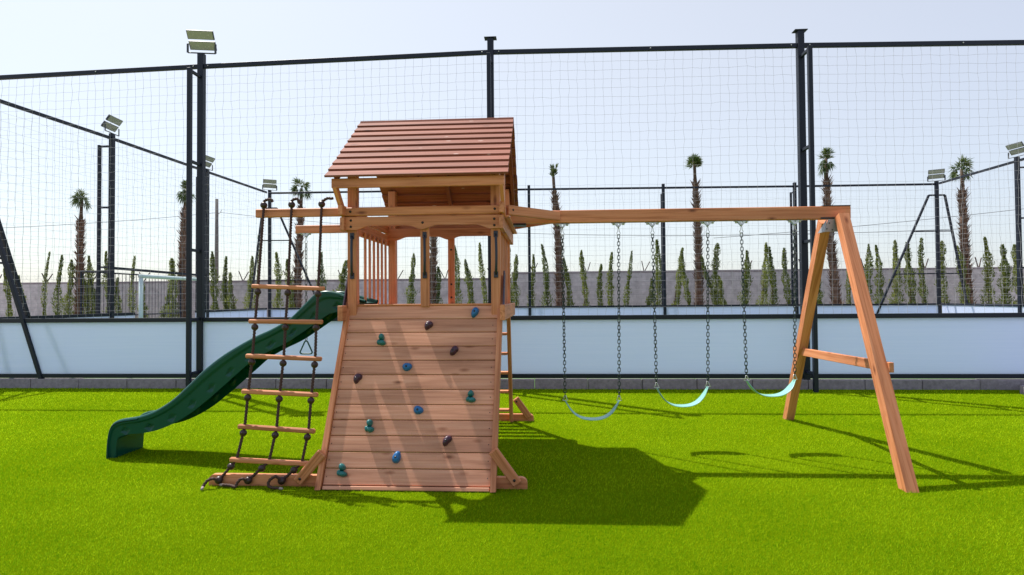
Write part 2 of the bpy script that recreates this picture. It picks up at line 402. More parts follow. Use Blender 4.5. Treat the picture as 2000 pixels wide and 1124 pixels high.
nf = fence('pitch_fence', (2, NY, 0), 'nearest side of the pitch fence, navy posts with big pale blue panels', near_posts, (0, -1), side_frames=[0, 1, 1, 1, 1, 0], seed=3)
for x, z in ((-.95, 6.30), (4.49, 6.24)):
    MB().rect(x-.11, x+.11, NY-.07, NY+.07, z+.001, z+.015, .002).build('cap_plate', M['navy'], nf)
for x in (-8.4, -6.5, -6.22, -1.1, -.8, 1.9, 4.33, 4.64, 7.2):   # bare bolts and scraped paint on the rail
    z = np.interp(x, [p[0] for p in near_posts], [p[2] for p in near_posts])
    MB().cyl((x, NY-.031, z), (x, NY-.04, z), .011, 10).build('bolt', M['zinc'], nf)
far_posts = [(LX+.1, FY, 6.08, 6.2), (-6.2, FY, 6.06, 6.22), (-.63, FY, 6.03, 6.2), (4.75, FY, 5.99, 6.15), (9.87, FY, 5.95, 6.1), (RX, FY, 5.93, 6.05)]
fence('pitch_fence', (2, FY, 0), 'far side of the pitch fence, nearest to the grey block wall', far_posts, (0, 1), side_frames=[0, 1, 1, 1, 1, 0], seed=5, dx=.2)
left_posts = [(LX, NY+.12, 5.86, 0), (LX, 14.35, 5.97, 6.1), (LX, 18.6, 6.03, 6.12), (LX+.05, FY-.12, 6.08, 0)]
lf = fence('pitch_fence', (LX, 16, 0), 'left end of the pitch fence, running back past the white goal', left_posts, (-1, 0), side_frames=[0, 1, 1, 0], seed=7, skip_panels=(1,), dx=.18)
MB().beam((LX, 14.41, 2.5), (LX, 18.54, 2.46), .06, .07).build('goal_rail', M['navy'], lf)
for p in ((14.41, 15.2), (18.0, 18.54)):
    MB().beam((LX, p[0], 1.255), (LX, p[1], 1.255), .07, .078).build('middle_rail', M['navy'], lf)
    MB().beam((LX, p[0], .737), (LX, p[1], .737), .03, .965, (0, 0, 1), .001).build('panel', M['panel'], lf)
mb = MB()   # goal recess: thin vertical bars behind the goal
for i in range(30): mb.cyl((LX-.9, 14.5+i*.14, 0), (LX-.9, 14.5+i*.14, 2.42), .008, 5)
for z in (.1, 1.2, 2.42): mb.beam((LX-.9, 14.4, z), (LX-.9, 18.6, z), .04, .04)
for y in (14.42, 18.55): mb.beam((LX-.06, y, 2.42), (LX-.9, y, 2.42), .04, .04); mb.beam((LX-.9, y, 0), (LX-.9, y, 2.42), .04, .04, (1, 0, 0))
mb.build('goal_cage', M['navy'], lf)
right_posts = [(RX, NY+.12, 5.84, 0), (RX, 14.6, 5.9, 6.0), (RX, 19.05, 5.92, 6.05), (RX, FY-.12, 5.93, 0)]
fence('pitch_fence', (RX, 16, 0), 'right end of the pitch fence with sunlit white panels, at the right edge', right_posts, (1, 0), side_frames=[0, 1, 1, 0], seed=9, dx=.18)
# corner braces (A-shaped props)
def props(parent, cx, cy, legs, ztop=5.5):
    for (dx, dy, sp) in legs:
        a = V((cx+dx*.3, cy+dy*.3, ztop)); b = V((cx+dx*sp, cy+dy*sp, -.02)); m_ = MB()
        m_.beam(a, b, .07, .07, (dy, dx, 0)); m_.beam(V((cx, cy, ztop)), a, .06, .06)
        for zz in (4.1, 2.45):
            q = a.lerp(b, (ztop-zz)/ztop); m_.beam(V((cx, cy, zz)), q, .045, .045)
        m_.build('brace', M['navy'], parent)
props(nf, LX, NY-.02, [(1, 0, 2.18)], 5.55)
props(lf, LX, NY+.14, [(0, 1, 2.2)], 5.4)
ff = [o for o in ALL if o.name == 'pitch_fence.001'][0]
props(ff, RX, FY, [(-1, 0, 2.75), (1, 0, 1.25)], 5.5)
props(ff, LX+.1, FY, [(-1, 0, 1.0), (1, 0, 2.75)], 5.45)

# football goal
g = thing('football_goal', (LX+.12, 16.6, 0), 'white football goal standing in the left end of the pitch', 'goal')
for y in (15.3, 17.96): MB().cyl((LX+.12, y, 0), (LX+.12, y, 2.26), .055, 14).build('post', M['white'], g)
MB().cyl((LX+.12, 15.245, 2.315), (LX+.12, 18.015, 2.315), .055, 14).build('crossbar', M['white'], g)
v, f = net((LX-.55, 15.3), (LX-.55, 17.96), .02, lambda u: 2.2+0*np.asarray(u), .12, .12, r=.002, seed=21); npmesh('net', v, f, 4, M['net'], g)

# floodlights
def floodlight(x, y, z, face, w, label, tilt=34, group=None):
    """two stacked lamp panels on a U bracket; face = direction angle the glass looks, degrees from +X"""
    t = thing('floodlight', (x, y, z), label, 'floodlight', group)
    a = R(face); d = V((math.cos(a), math.sin(a), 0)); sd = V((-d.y, d.x, 0)); tl = R(tilt)
    nrm = (d*math.cos(tl)-V((0, 0, 1))*math.sin(tl)); up = (V((0, 0, 1))*math.cos(tl)+d*math.sin(tl)); o = V((x, y, z)); k = w/.5
    b = MB(); hw = w/2+.01
    b.beam(o+V((0, 0, .012))-sd*hw, o+V((0, 0, .012))+sd*hw, .04*k, .012)
    for s_ in (-1, 1): b.beam(o+sd*hw*s_+V((0, 0, .012)), o+sd*hw*s_+V((0, 0, .2*k)), .04*k, .012, d)
    b.build('bracket', M['housing'], t)
    c = o+V((0, 0, .23*k))
    for j in (0, 1):
        cc = c+up*((j-.5)*.2*k+.03)
        h = MB().box(cc-nrm*.02, sd*(w/2), up*.082*k, nrm*.018, .004)
        for q in range(9): h.box(cc-nrm*.055+sd*((q-4)*w/9.5), sd*.004, up*.075*k, nrm*.02, .001)
        h = h.build('lamp_panel', M['housing'], t)
        MB().box(cc+nrm*.001, sd*(w/2-.012), up*.074*k, nrm*.003, .001).build('glass', M['glass'], h)
    return t
G = 'floodlights around the pitch'
floodlight(-6.36, NY, 6.21, -80, .47, 'big floodlight with two olive lamp panels on the nearest fence post', group=G)
floodlight(LX, 14.35, 6.1, 5, .52, 'floodlight on the left end fence seen side on, above the goal', 36, G)
floodlight(LX, 18.6, 6.12, -5, .52, 'floodlight half hidden behind the near fence post with the big floodlight', 36, G)
floodlight(LX+.1, FY, 6.2, -62, .52, 'floodlight on the far left corner post left of the play tower roof', 34, G)
floodlight(RX, 19.05, 6.05, 190, .52, 'floodlight on the right end fence at the right edge of the photo', 36, G)
floodlight(RX, FY, 6.05, -118, .52, 'floodlight on the far right corner post above the A-shaped brace', 34, G)

# ================================================================ BEHIND THE PITCH
def blockwall(x0, x1, y, h, label):
    t = thing('block_wall', ((x0+x1)/2, y, 0), label, 'wall', None)
    MB().rect(x0, x1, y, y+.2, -.05, h-.1, .01).build('blockwork', M['block'], t)
    MB().rect(x0, x1, y-.015, y+.215, h-.1, h, .01).build('coping', M['kerb'], t)
    x = x0+1.1; k = 0
    while x < x1-.3 and k < 40:
        f = MB(); l = random.uniform(-.08, .08)
        f.beam((x, y+.1, h-.02), (x-.2+l, y+.0, h+.5), .04, .04, (0, 1, 0)); f.beam((x+.04, y+.1, h-.02), (x+.24+l, y+.2, h+.47), .04, .04, (0, 1, 0))
        f.build('wire_bracket', M['rust'], t); x += 2.75+random.uniform(-.3, .3); k += 1
    f = MB(); n = int((x1-x0)/.05); pts = []
    for i in range(n):
        s_ = x0+i*.05; a = i*.72; pts.append((s_+.1*math.sin(a*.37), y+.1+.2*math.cos(a), h+.27+.2*math.sin(a)+.03*math.sin(i*.05)))
    f.tube(pts, .0035, 3, caps=False)
    f.build('razor_wire', M['zinc'], t)
    return t
blockwall(-34, -1.75, 29, 2.68, 'lower left stretch of grey block wall, ending behind the play tower')
blockwall(-1.74, 30, 29, 2.97, 'taller right stretch of grey block wall beyond the pitch, behind the swings')

# cypresses: (base x px, top x px, top y px, width factor) measured against a plane 26.5 m away
def atx(px, Y, z=2.4):
    d = (px-1000)/1100; r = Rv*d+Fv+Uv*((562-590)/1100); return r.x/r.y*Y
def cypress(x, y, h, lean, wd, label, seed, forks=()):
    g_ = np.random.default_rng(seed); t = thing('young_cypress', (x, y, 0), label, 'tree', 'young cypresses in front of the block wall')
    vs = []; tn = []; a_off = g_.uniform(0, 6); t_off = g_.uniform(-.22, .22)
    def spire(x0, z0, ln, le, wdt, n):
        u = g_.uniform(0, 1, n)**.85; prof = wdt*(np.clip(u/.12, .35, 1))*(1-u**2.2)**.6*(1+.30*np.sin(u*13+seed)+.22*np.sin(u*31+seed*2)+.3*np.sin(u*7+a_off)*np.sin(u*23+seed))+.012
        a = g_.uniform(0, 2*np.pi, n); prof = prof*(1+.35*np.sin(2*a+u*9+seed)); rr = prof*np.sqrt(g_.uniform(.05, 1, n))*g_.choice([1, 1, 1, 1.3], n)
        curve = le*(u**1.4); cx = x0+curve+rr*np.cos(a)+.07*np.sin(u*5+seed); cy = y+rr*np.sin(a); cz = z0+u*ln
        ll = g_.uniform(.05, .15, n)*(1-.4*u); ww = g_.uniform(.014, .034, n)
        out = g_.uniform(.15, .6, n); tx = np.cos(a)*out+le/ln*.8; ty = np.sin(a)*out; tz = np.full(n, 1.)
        b = g_.uniform(0, 2*np.pi, n); wx = np.cos(b)*ww; wy = np.sin(b)*ww
        P0 = np.stack([cx-wx, cy-wy, cz], 1); P1 = np.stack([cx+wx, cy+wy, cz], 1); P2 = np.stack([cx+tx*ll, cy+ty*ll, cz+tz*ll], 1)
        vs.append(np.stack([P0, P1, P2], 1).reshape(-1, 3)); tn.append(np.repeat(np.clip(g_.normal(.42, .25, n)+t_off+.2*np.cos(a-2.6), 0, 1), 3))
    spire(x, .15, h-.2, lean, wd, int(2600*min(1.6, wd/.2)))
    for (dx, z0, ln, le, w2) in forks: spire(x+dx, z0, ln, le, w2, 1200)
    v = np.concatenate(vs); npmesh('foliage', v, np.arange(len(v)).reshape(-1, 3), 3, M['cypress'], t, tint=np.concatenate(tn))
    MB().tube([(x, y, -.02), (x+lean*.1, y, h*.3), (x+lean*.5, y, h*.7), (x+lean*.9, y, h*.93)], [.03, .025, .015, .006], 6).build('trunk', M['stem'], t)
CY = [(18,10,520,.8,1),(45,38,535,.9,0),(84,96,486,.7,1),(112.5,118,493,.8,0),(135,137,503,.9,0),(174,173,495,.9,2),(188,178,540,.6,1),(210,209,486,.8,0),(232,230,540,.7,0),(260,260,496,.8,0),
(284,274,545,.7,1),(320,337,532,.9,1),(336,337,501,1.2,0),(417,417,488,.9,0),(441,443,498,.9,3),(460,448,530,.7,1),(490,490,498,.8,0),(503,503,455,.5,0),(542,541,490,1.2,0),(568,563,504,.9,0),(629,630,490,.9,0),
(664,676,507,1.3,1),(805,806,494,.9,0),(856,854,520,.8,0),(893,889,478,.9,0),(920,912,506,1.,1),(947,940,473,.8,1),(996,996,483,.8,0),(1009,1007,497,.9,0),(1040,1040,497,1.,0),(1071,1059,477,1.05,1),
(1112,1104,504,.8,0),(1143,1139,489,.8,0),(1171,1176,516,.7,0),(1194,1194,493,1.,0),(1225,1232,491,.65,1),(1264,1272,545,.9,1),(1284,1286,469,1.25,0),(1314,1338,485,1.0,1),(1346,1334,489,.7,1),(1398,1402,477,1.,4),(1421,1402,540,.8,1),
(1456,1458,491,1.05,0),(1488,1499,477,.95,1),(1510,1507,484,1.,0),(1538,1536,487,1.05,0),(1600,1599,525,.9,0),(1660,1662,473,.8,0),(1695,1696,480,1.,0),(1719,1713,482,1.15,0),(1748,1753,473,1.,0),(1779,1777,477,1.,0),(1804,1803,468,.75,0),
(1846,1840,475,1.6,0),(1893,1869,484,1.,1),(1932,1926,468,1.1,0),(1962,1963,482,1.2,0),(1992,1987,482,1.2,0)]
LMK = [(148,'the first palm from the left'),(222,'the left end fence post'),(268,'the left goalpost'),(352,'the second palm from the left'),(425,'the utility pole'),(533,'the far left corner post'),(580,'the third palm from the left'),(690,'the tower\'s left post'),
(826,'the tower\'s middle front post'),(845,'the palm seen through the tower'),(868,'the tower\'s rear slat'),(968,'the tower\'s right post'),(1035,'the first far fence post past the tower'),(1088,'the palm behind the first swing'),(1204,'the right chain of the first swing'),(1272,'the left chain of the middle swing'),(1296,'the far fence post behind the middle swing'),
(1364,'the palm behind the middle swing'),(1443,'the left chain of the last swing'),(1560,'the near fence post behind the A-frame'),(1630,'the palm behind the A-frame'),(1725,'the left foot of the far A-shaped brace'),(1820,'the far right corner post'),(1895,'the rightmost palm'),(1990,'the floodlight post at the right edge')]
SHAPE = {0: 'straight', 1: 'leaning', 2: 'forked', 3: 'wavy', 4: 'forked'}
order = sorted(range(len(CY)), key=lambda i: CY[i][0]); used = {}
NTH = ['nearest', 'second', 'third', 'fourth', 'fifth', 'sixth', 'seventh', 'eighth']
for i in order:
    bx, tx, ty, wf, kd = CY[i]
    Y = 26.4+.25*((i*7) % 3-1); x0 = atx(bx, Y); x1 = atx(tx, Y); dd = Fv; hor = 584-.0077*(tx-1000)
    h = 1.6+(hor-ty)/1100*Y
    lm = min(LMK, key=lambda q: abs(q[0]-bx)); side = 'left' if bx < lm[0] else 'right'; kk = (lm[1], side)
    LMK_rank = sorted([q for q in range(len(CY)) if min(LMK, key=lambda s: abs(s[0]-CY[q][0]))[1] == lm[1] and (CY[q][0] < lm[0]) == (side == 'left')], key=lambda q: abs(CY[q][0]-lm[0])).index(i)
    adj = 'short' if h < 3.2 else ('tall' if h > 4.0 else 'mid-height'); wj = 'thin' if wf < .75 else ('bushy' if wf > 1.1 else 'slim')
    lab = '%s %s %s cypress, %s %s of %s' % (adj, wj, SHAPE[kd], NTH[LMK_rank], side, lm[1])
    forks = [(-.1, h*.35, h*.5, -.55, .07)] if kd == 4 else ([(-.02, h*.3, h*.45, -.4, .07), (.02, .2, h*.5, .35, .1)] if kd == 2 else ([(.05, .2, h*.7, -.1, .12)] if kd == 3 else []))
    cypress(x0, Y, h, x1-x0, .14*wf*random.uniform(.75, 1.45), lab, 100+i, forks)

def palm(x0, y, x1, h, label, seed, crown='round'):
    g_ = np.random.default_rng(seed); t = thing('palm_tree', (x0, y, 0), label, 'palm', 'palms behind the pitch')
    # trunk with ragged leaf bases
    ht = h-1.55; n = 46; vs = []; fs = []; tn = []
    def ctr(z): u = z/h; return x0+(x1-x0)*u+.05*math.sin(u*5+seed), y
    K = 14
    rad = lambda z: ((.205-.095*(z/ht)**.8) if z < ht else .09)
    for j in range(n+1):
        z = ht*j/n; cx, cy = ctr(z)
        for k in range(K):
            a = 2*math.pi*k/K; r = rad(z)*(1+g_.uniform(-.12, .12)); vs.append((cx+r*math.cos(a), cy+r*math.sin(a), z)); tn.append(g_.uniform(0, .6))
    for j in range(n):
        for k in range(K): a = j*K; q = (k+1) % K; fs.append((a+k, a+q, a+K+q)); fs.append((a+k, a+K+q, a+K+k))
    # stubs
    m_ = 620
    for i in range(m_):
        z = ht*g_.uniform(.0, 1.0)**.9; a = g_.uniform(0, 2*math.pi); cx, cy = ctr(z); r = rad(z)*.9; l = g_.uniform(.14, .30); ww = g_.uniform(.04, .07)
        c_, s_ = math.cos(a), math.sin(a); b = len(vs); px_, py_ = cx+r*c_, cy+r*s_; o = g_.uniform(.45, 1.0)
        vs += [(px_-s_*ww, py_+c_*ww, z), (px_+s_*ww, py_-c_*ww, z), (px_+c_*l*o, py_+s_*l*o, z+l)]; v_ = g_.uniform(0, 1); tn += [v_*.5, v_*.5, v_]
        fs.append((b, b+1, b+2))
    npmesh('trunk', vs, fs, 3, M['bark'], t, tint=tn)
    # slender neck
    c0 = ctr(ht-.1); c1 = ctr(h-.75); MB().tube([(c0[0], y, ht-.1), ((c0[0]+c1[0])/2, y, (ht+h-.8)/2), (c1[0], y, h-.55)], [.10, .07, .07], 8).build('neck', M['stem'], t)
    # fan leaves
    vs = []; tn = []; cx = c1[0]
    nl = {'round': 34, 'tied': 34, 'droopy': 34, 'bushy': 44}[crown]
    for i in range(nl):
        az = g_.uniform(0, 2*math.pi)
        el = {'round': g_.uniform(-.9, 1.5), 'tied': g_.uniform(.9, 1.52), 'bushy': g_.uniform(.45, 1.5), 'droopy': g_.choice([g_.uniform(.9, 1.5), g_.uniform(-1.3, -.6)])}[crown]
        ln = g_.uniform(.3, .45) if crown == 'tied' else g_.uniform(.32, .48); tip = V((math.cos(az)*math.cos(el), math.sin(az)*math.cos(el), math.sin(el)))
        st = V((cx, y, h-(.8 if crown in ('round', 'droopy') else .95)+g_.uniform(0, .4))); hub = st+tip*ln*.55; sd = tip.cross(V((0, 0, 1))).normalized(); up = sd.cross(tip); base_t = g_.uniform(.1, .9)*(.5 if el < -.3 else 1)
        vs += [st-sd*.01, st+sd*.01, hub]; tn += [base_t]*3
        ca = .45 if crown == 'tied' else .95
        for q in range(16):
            rd = V(g_.normal(0, 1, 3)).normalized(); an = ca*g_.uniform(.15, 1)
            pr = (rd-tip*rd.dot(tip)).normalized(); dr = tip*math.cos(an)+pr*math.sin(an); l2 = ln*g_.uniform(.5, .95)
            w_ = V(g_.normal(0, 1, 3)).cross(dr).normalized()*.017; mid = hub+dr*l2*.5; end = hub+dr*l2-V((0, 0, .05+.1*(el < 0)))
            vs += [hub, mid-w_, mid+w_, mid-w_, end, mid+w_]; tn += [base_t*g_.uniform(.6, 1.3)]*6
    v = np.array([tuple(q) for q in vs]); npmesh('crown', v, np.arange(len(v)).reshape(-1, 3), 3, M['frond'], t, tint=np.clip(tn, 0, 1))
for (x0, x1, h, lab, cr, s_) in ((-23.2, -23.0, 7.25, 'palm with a round green tuft, leftmost of the palms', 'round', 1), (-17.87, -17.65, 7.65, 'palm with a tall tied-up crown, second from the left', 'droopy', 2), (-12.01, -11.85, 7.6, 'palm just left of the play tower, behind the rope ladder', 'round', 3),
        (-5.37, -5.34, 7.4, 'palm whose trunk shows through the tower opening, its crown hidden by the roof', 'round', 4), (.79, .39, 8.05, 'palm leaning left behind the first swing', 'tied', 5), (7.13, 7.06, 8.5, 'palm with a bushy tied crown behind the middle swing', 'bushy', 6), (13.38, 12.95, 8.5, 'tall palm leaning left behind the wooden A-frame', 'droopy', 8), (19.22, 18.9, 7.9, 'rightmost palm, beside the far right corner post', 'round', 9)):
    palm(x0, 26.7, x1, h, lab, s_, cr)
# utility pole and wires
t = thing('utility_pole', (-24.1, 40, 0), 'thin grey utility pole behind the wall, left of the rope ladder', 'pole')
MB().tube([(-24.1, 40, 0), (-24.1, 40, 9.1)], [.17, .11], 8).build('shaft', M['post'], t)
MB().tube([(-24.0, 40, 8.0), (-23.8, 40, 8.1), (-23.75, 40, 8.3)], .03, 5).build('insulator', M['zinc'], t)
for nm, p, q, sg, lab in (('overhead_wire', (-24, 40, 8.1), (-45, 34, 6.3), .3, 'overhead wire running left from the utility pole'),
        ('overhead_wire', (-23.8, 40, 8.1), (22, 31, 5.1), .9, 'overhead wire sagging behind the tower and swings'),
        ('overhead_wire', (10, 34, 5.1), (40, 33, 8.0), .3, 'overhead wire rising to the right behind the wooden A-frame')):
    p = V(p); q = V(q); pts = [p.lerp(q, i/24)-V((0, 0, sg*4*(i/24)*(1-i/24))) for i in range(25)]
    tag(MB().tube(pts, .017, 4).build(nm, M['wire']), lab, 'wire')

# ================================================================ PLAYSET
W = M['wood']
XL, XR = -1.905, -.425            # outer faces of the tower
FYo, RYo = 5.33, 6.84             # front and rear outer faces
ps = thing('playset', (-1.16, 6.0, 0), 'wooden play tower with red roof, climbing wall, green slide and swing beam', 'playset')
def part(mb, name, m=None, label=None, parent=ps):
    o = mb.build(name, m or W, parent)
    if label: o['label'] = label
    return o
def bolts(parent, pts, nrm=(0, -1, 0), r=.011):
    b = MB()
    for p in pts: b.cyl(V(p)-V(nrm)*.004, V(p)+V(nrm)*.004, r, 10)
    return b
def bolt_part(pts, parent, nrm=(0, -1, 0), r=.012):
    for p in pts:
        b = MB(); b.cyl(V(p)-V(nrm)*.006, V(p)+V(nrm)*.003, r, 12); b.build('bolt', M['bolt'], parent)
# posts
pw = .088
pfl = part(MB().rect(XL, XL+pw, FYo, FYo+pw, 1.4, 2.92), 'post'); pfr = part(MB().rect(XR-pw, XR, FYo, FYo+pw, 1.4, 2.92), 'post')
prl = part(MB().rect(XL, XL+pw, RYo-pw, RYo, 1.4, 2.92), 'post'); prr = part(MB().rect(XR-pw, XR, RYo-pw, RYo, 1.4, 2.92), 'post')
pmid = part(MB().rect(-1.195, -1.11, FYo+.01, FYo+.045, 1.53, 2.40), 'middle_post')
rs = part(MB().rect(-1.18, -1.10, RYo-.05, RYo-.012, 1.53, 2.44), 'rear_slat')
bolt_part([(-1.14, RYo-.05, z) for z in (2.36, 2.2, 1.78, 1.62)], rs)
# deck and fascias
d = MB()
for i in range(11): y0 = 5.37+i*.134; d.rect(XL+.005, XR-.005, y0, y0+.128, 1.505, 1.54)
part(d, 'deck')
fl = part(MB().rect(XL-.050, XL-.003, 5.20, 6.95, 1.40, 1.545), 'side_fascia'); fr = part(MB().rect(XR+.003, XR+.050, 5.20, 6.95, 1.40, 1.545), 'side_fascia')
part(MB().rect(XL, XR, RYo+.002, RYo+.04, 1.40, 1.53), 'rear_fascia')
part(MB().rect(XL+.02, XR-.02, 5.362, 5.41, 1.5405, 1.556), 'front_ledge')
# long upper beams (front one carries the rope ladder, rear one the trapeze)
ub = part(MB().rect(-2.80, XR+.01, FYo-.045, FYo-.003, 2.405, 2.487, .008), 'ladder_beam')
bolt_part([(XL+.045, FYo-.045, 2.445), (XR-.045, FYo-.045, 2.45), ], ub)
ta = part(MB().rect(-3.11, XR+.01, RYo+.003, RYo+.045, 2.435, 2.535, .008), 'trapeze_beam')
# arched boards
def arch(y0, th, z1, zh, nm):
    xa, xb = XL-.02, XR+.02; n = 40; lo = []
    for i in range(n+1):
        u = i/n; x = xa+(xb-xa)*u
        s_ = abs(math.sin(math.pi*2*((u-.07)/.86))) if .07 < u < .93 else 0
        s_ = min(1, s_*1.5); s_ = s_*s_*(3-2*s_)
        lo.append((x, z1-zh+.042*s_))
    m_ = MB(); r = random.uniform(0, 40); vs = []; gr = []; fs = []
    for (x, z) in lo:
        for (yy, zz) in ((y0, z), (y0, z1), (y0+th, z1), (y0+th, z)): vs.append((x, yy, zz)); gr.append((x+r, zz+r, yy))
    for i in range(n):
        a = i*4; b = a+4
        fs += [(a, b, b+1, a+1), (a+1, b+1, b+2, a+2), (a+2, b+2, b+3, a+3), (a+3, b+3, b, a)]
    fs += [(0, 1, 2, 3), (n*4+3, n*4+2, n*4+1, n*4)]
    m_.add(vs, fs, gr); return part(m_, nm)
fa = arch(FYo-.045, .042, 2.392, .125, 'arched_board')
bolt_part([(XL+.05, FYo-.045, 2.36), (XL+.05, FYo-.045, 2.30), (XR-.05, FYo-.045, 2.355), (XR-.05, FYo-.045, 2.295), (-1.16, FYo-.045, 2.33)], fa)
arch(RYo-.05-.04, .04, 2.46, .14, 'arched_board')
# side boards
for sx, x0 in ((-1, XL), (1, XR)):
    a_, b_ = (x0-.046, x0-.003) if sx < 0 else (x0+.003, x0+.046)
    part(MB().rect(a_, b_, 5.20, 6.92, 2.405, 2.50), 'side_rail'); 
    a2, b2 = (x0-.002, x0+.038) if sx > 0 else (x0-.038, x0+.002)
    part(MB().rect(a2-(.0 if sx > 0 else 0), b2, 5.23, 6.90, 2.26, 2.385), 'side_rail')
# side slats
for y in (5.80, 5.95, 6.10, 6.25, 6.40, 6.55): part(MB().rect(XL+.014, XL+.032, y-.022, y+.022, 1.45, 2.3), 'side_slat')
for y in (5.55, 5.76, 5.97, 6.18, 6.39, 6.6): part(MB().rect(XR-.034, XR-.014, y-.03, y+.03, 1.45, 2.3), 'side_slat')
# grab handles on the front posts
for x in (-1.855, -1.15, -.465):
    y = FYo-.006 if x != -1.15 else FYo+.004
    z0, z1 = (1.83, 2.215); pts = []
    for i in range(17):
        u = i/16; b = math.sin(math.pi*u)**.5; pts.append((x+.008*math.sin(math.pi*u), y-.045*b, z0+(z1-z0)*u))
    h_ = MB().tube(pts, .0125, 10); h_.rect(x-.02, x+.02, y-.012, y, z0-.03, z0+.03, .005); h_.rect(x-.02, x+.02, y-.012, y, z1-.03, z1+.03, .005)
    part(h_, 'grab_handle', M['handle'])
# climbing wall
B0, T0 = V((0, 4.66, 0)), V((0, 5.37, 1.545))
ud = (T0-B0).normalized(); wn = V((0, -ud.z, ud.y)); Lw = (T0-B0).length
xa0, xa1, xb0, xb1 = -1.94, -1.90, -.435, -.42     # slight splay towards the foot
cw = thing('tmp', ps['_o'], '', ''); COL.objects.unlink(cw); ALL.remove(cw); bpy.data.objects.remove(cw)
def wp(x, s_, off=0): return V((x, 4.66, 0))+ud*s_+wn*off
wall = MB(); n = 12; s0 = .045; rowh = (Lw-.005-s0)/n
for i in range(n):
    a = s0+i*rowh+.0025; b = s0+(i+1)*rowh-.0025; mid = (a+b)/2
    wall.box(wp((-1.895-.44)/2, mid, -.022), V(((1.895-.44)/2-.004, 0, 0)), ud*(b-a)/2, wn*.018, .005, 0)
wallo = part(wall, 'climbing_wall', M['wallwood'], 'climbing wall of twelve horizontal boards with coloured holds')
def stringer(x0, x1, xt0, xt1, top):
    m_ = MB(); p = []
    for (xa, xb, s_) in ((x0, x1, -.0), (xt0, xt1, top)):
        for (xx, of) in ((xa, -.07), (xb, -.07), (xb, .022), (xa, .022)): p.append(wp(xx, s_, of))
    for k in range(4):
        if p[k].z < 0.0: p[k].z = 0
    fs = [(0, 3, 2, 1), (4, 5, 6, 7)]+[(k, (k+1) % 4, (k+1) % 4+4, k+4) for k in range(4)]
    m_.add(p, fs, [(V(q).dot(ud)+x0*7, q.x, V(q).dot(wn)) for q in p]); return part(m_, 'stringer')
stringer(-1.945, -1.897, -1.925, -1.880, Lw+.30); stringer(-.470, -.422, -.450, -.405+0*1, Lw+.30)
part(MB().box(wp(-1.18, .022, -.010), V((.705, 0, 0)), ud*.016, wn*.022, .004, 0), 'toe_board', M['wallwood'])
for x in (-1.935, -.397): part(MB().box(wp(x, Lw+.09, .02), V((.007, 0, 0)), ud*.24, wn*.05, .004, 1), 'edge_guard', M['plum_trim'])
for i in range(n):
    for x in (-1.868, -.495): MB().cyl(wp(x, s0+(i+.5)*rowh, -.006), wp(x, s0+(i+.5)*rowh, -.003), .0045, 8).build('screw', M['bolt'], wallo)
# holds
def hold(x, z, kind, m_, lab, ang=0):
    s_ = z/ud.z; b = MB(); U_ = V((1, 0, 0))*math.cos(ang)+ud*math.sin(ang); W_ = -V((1, 0, 0))*math.sin(ang)+ud*math.cos(ang)
    def blob(cx, cz, rx, rz, dp):
        nu, nv = 18, 7; vs = []; fs = []
        for j in range(nv+1):
            t_ = j/nv; rr = math.cos(t_*math.pi/2)**.55 if j < nv else 0; hh = dp*math.sin(t_*math.pi/2)
            for i in range(nu):
                a = 2*math.pi*i/nu; w_ = 1+.07*math.sin(2*a+x*9)+.05*math.sin(3*a+z*13)
                vs.append(wp(x, s_, -.003+hh)+U_*(cx+rx*rr*w_*math.cos(a))+W_*(cz+rz*rr*w_*math.sin(a)))
        for j in range(nv):
            for i in range(nu): q = (i+1) % nu; fs.append((j*nu+i, j*nu+q, (j+1)*nu+q, (j+1)*nu+i))
        b.add(vs, fs, smooth=True)
    if kind == 'oval': blob(0, 0, .033, .055, .05)
    if kind == 'disc': blob(0, 0, .042, .040, .045)
    if kind == 'drop': blob(0, 0, .030, .046, .05); blob(.006, .02, .033, .03, .042)
    if kind == 'knob': blob(0, .025, .027, .03, .06); blob(.012, -.03, .034, .024, .045); blob(-.02, -.022, .022, .024, .035)
    o = b.build('climbing_hold', m_, wallo); o['label'] = lab
    h2 = MB(); q = wp(x, s_, .044 if kind != 'knob' else .05)+W_*(-.004 if kind != 'knob' else .02); h2.cyl(q-wn*.01, q+wn*.0035, .0095, 10)
    h2.build('bolt', M['bolt'], wallo)
for i, (x, z, k, m_, c_, a) in enumerate(((-.67, 1.47, 'oval', 'hblue', 'blue oval', -.25), (-1.11, 1.35, 'drop', 'hplum', 'plum', -.6), (-1.54, 1.22, 'knob', 'hteal', 'teal knobbed', 0), (-.85, 1.12, 'drop', 'hplum', 'plum', -.4), (-1.27, .98, 'disc', 'hblue', 'round blue', 0), (-1.72, .88, 'drop', 'hplum', 'plum', -.4),
        (-.67, .73, 'knob', 'hteal', 'teal knobbed', 0), (-1.13, .62, 'disc', 'hblue', 'round blue', 0), (-1.55, .49, 'knob', 'hteal', 'teal knobbed', 0), (-.86, .38, 'drop', 'hplum', 'plum', -.5), (-1.28, .25, 'oval', 'hblue', 'blue oval', -.15), (-1.74, .15, 'knob', 'hteal', 'teal knobbed', 0))):
    hold(x, z, k, M[m_], c_+' climbing hold', a)
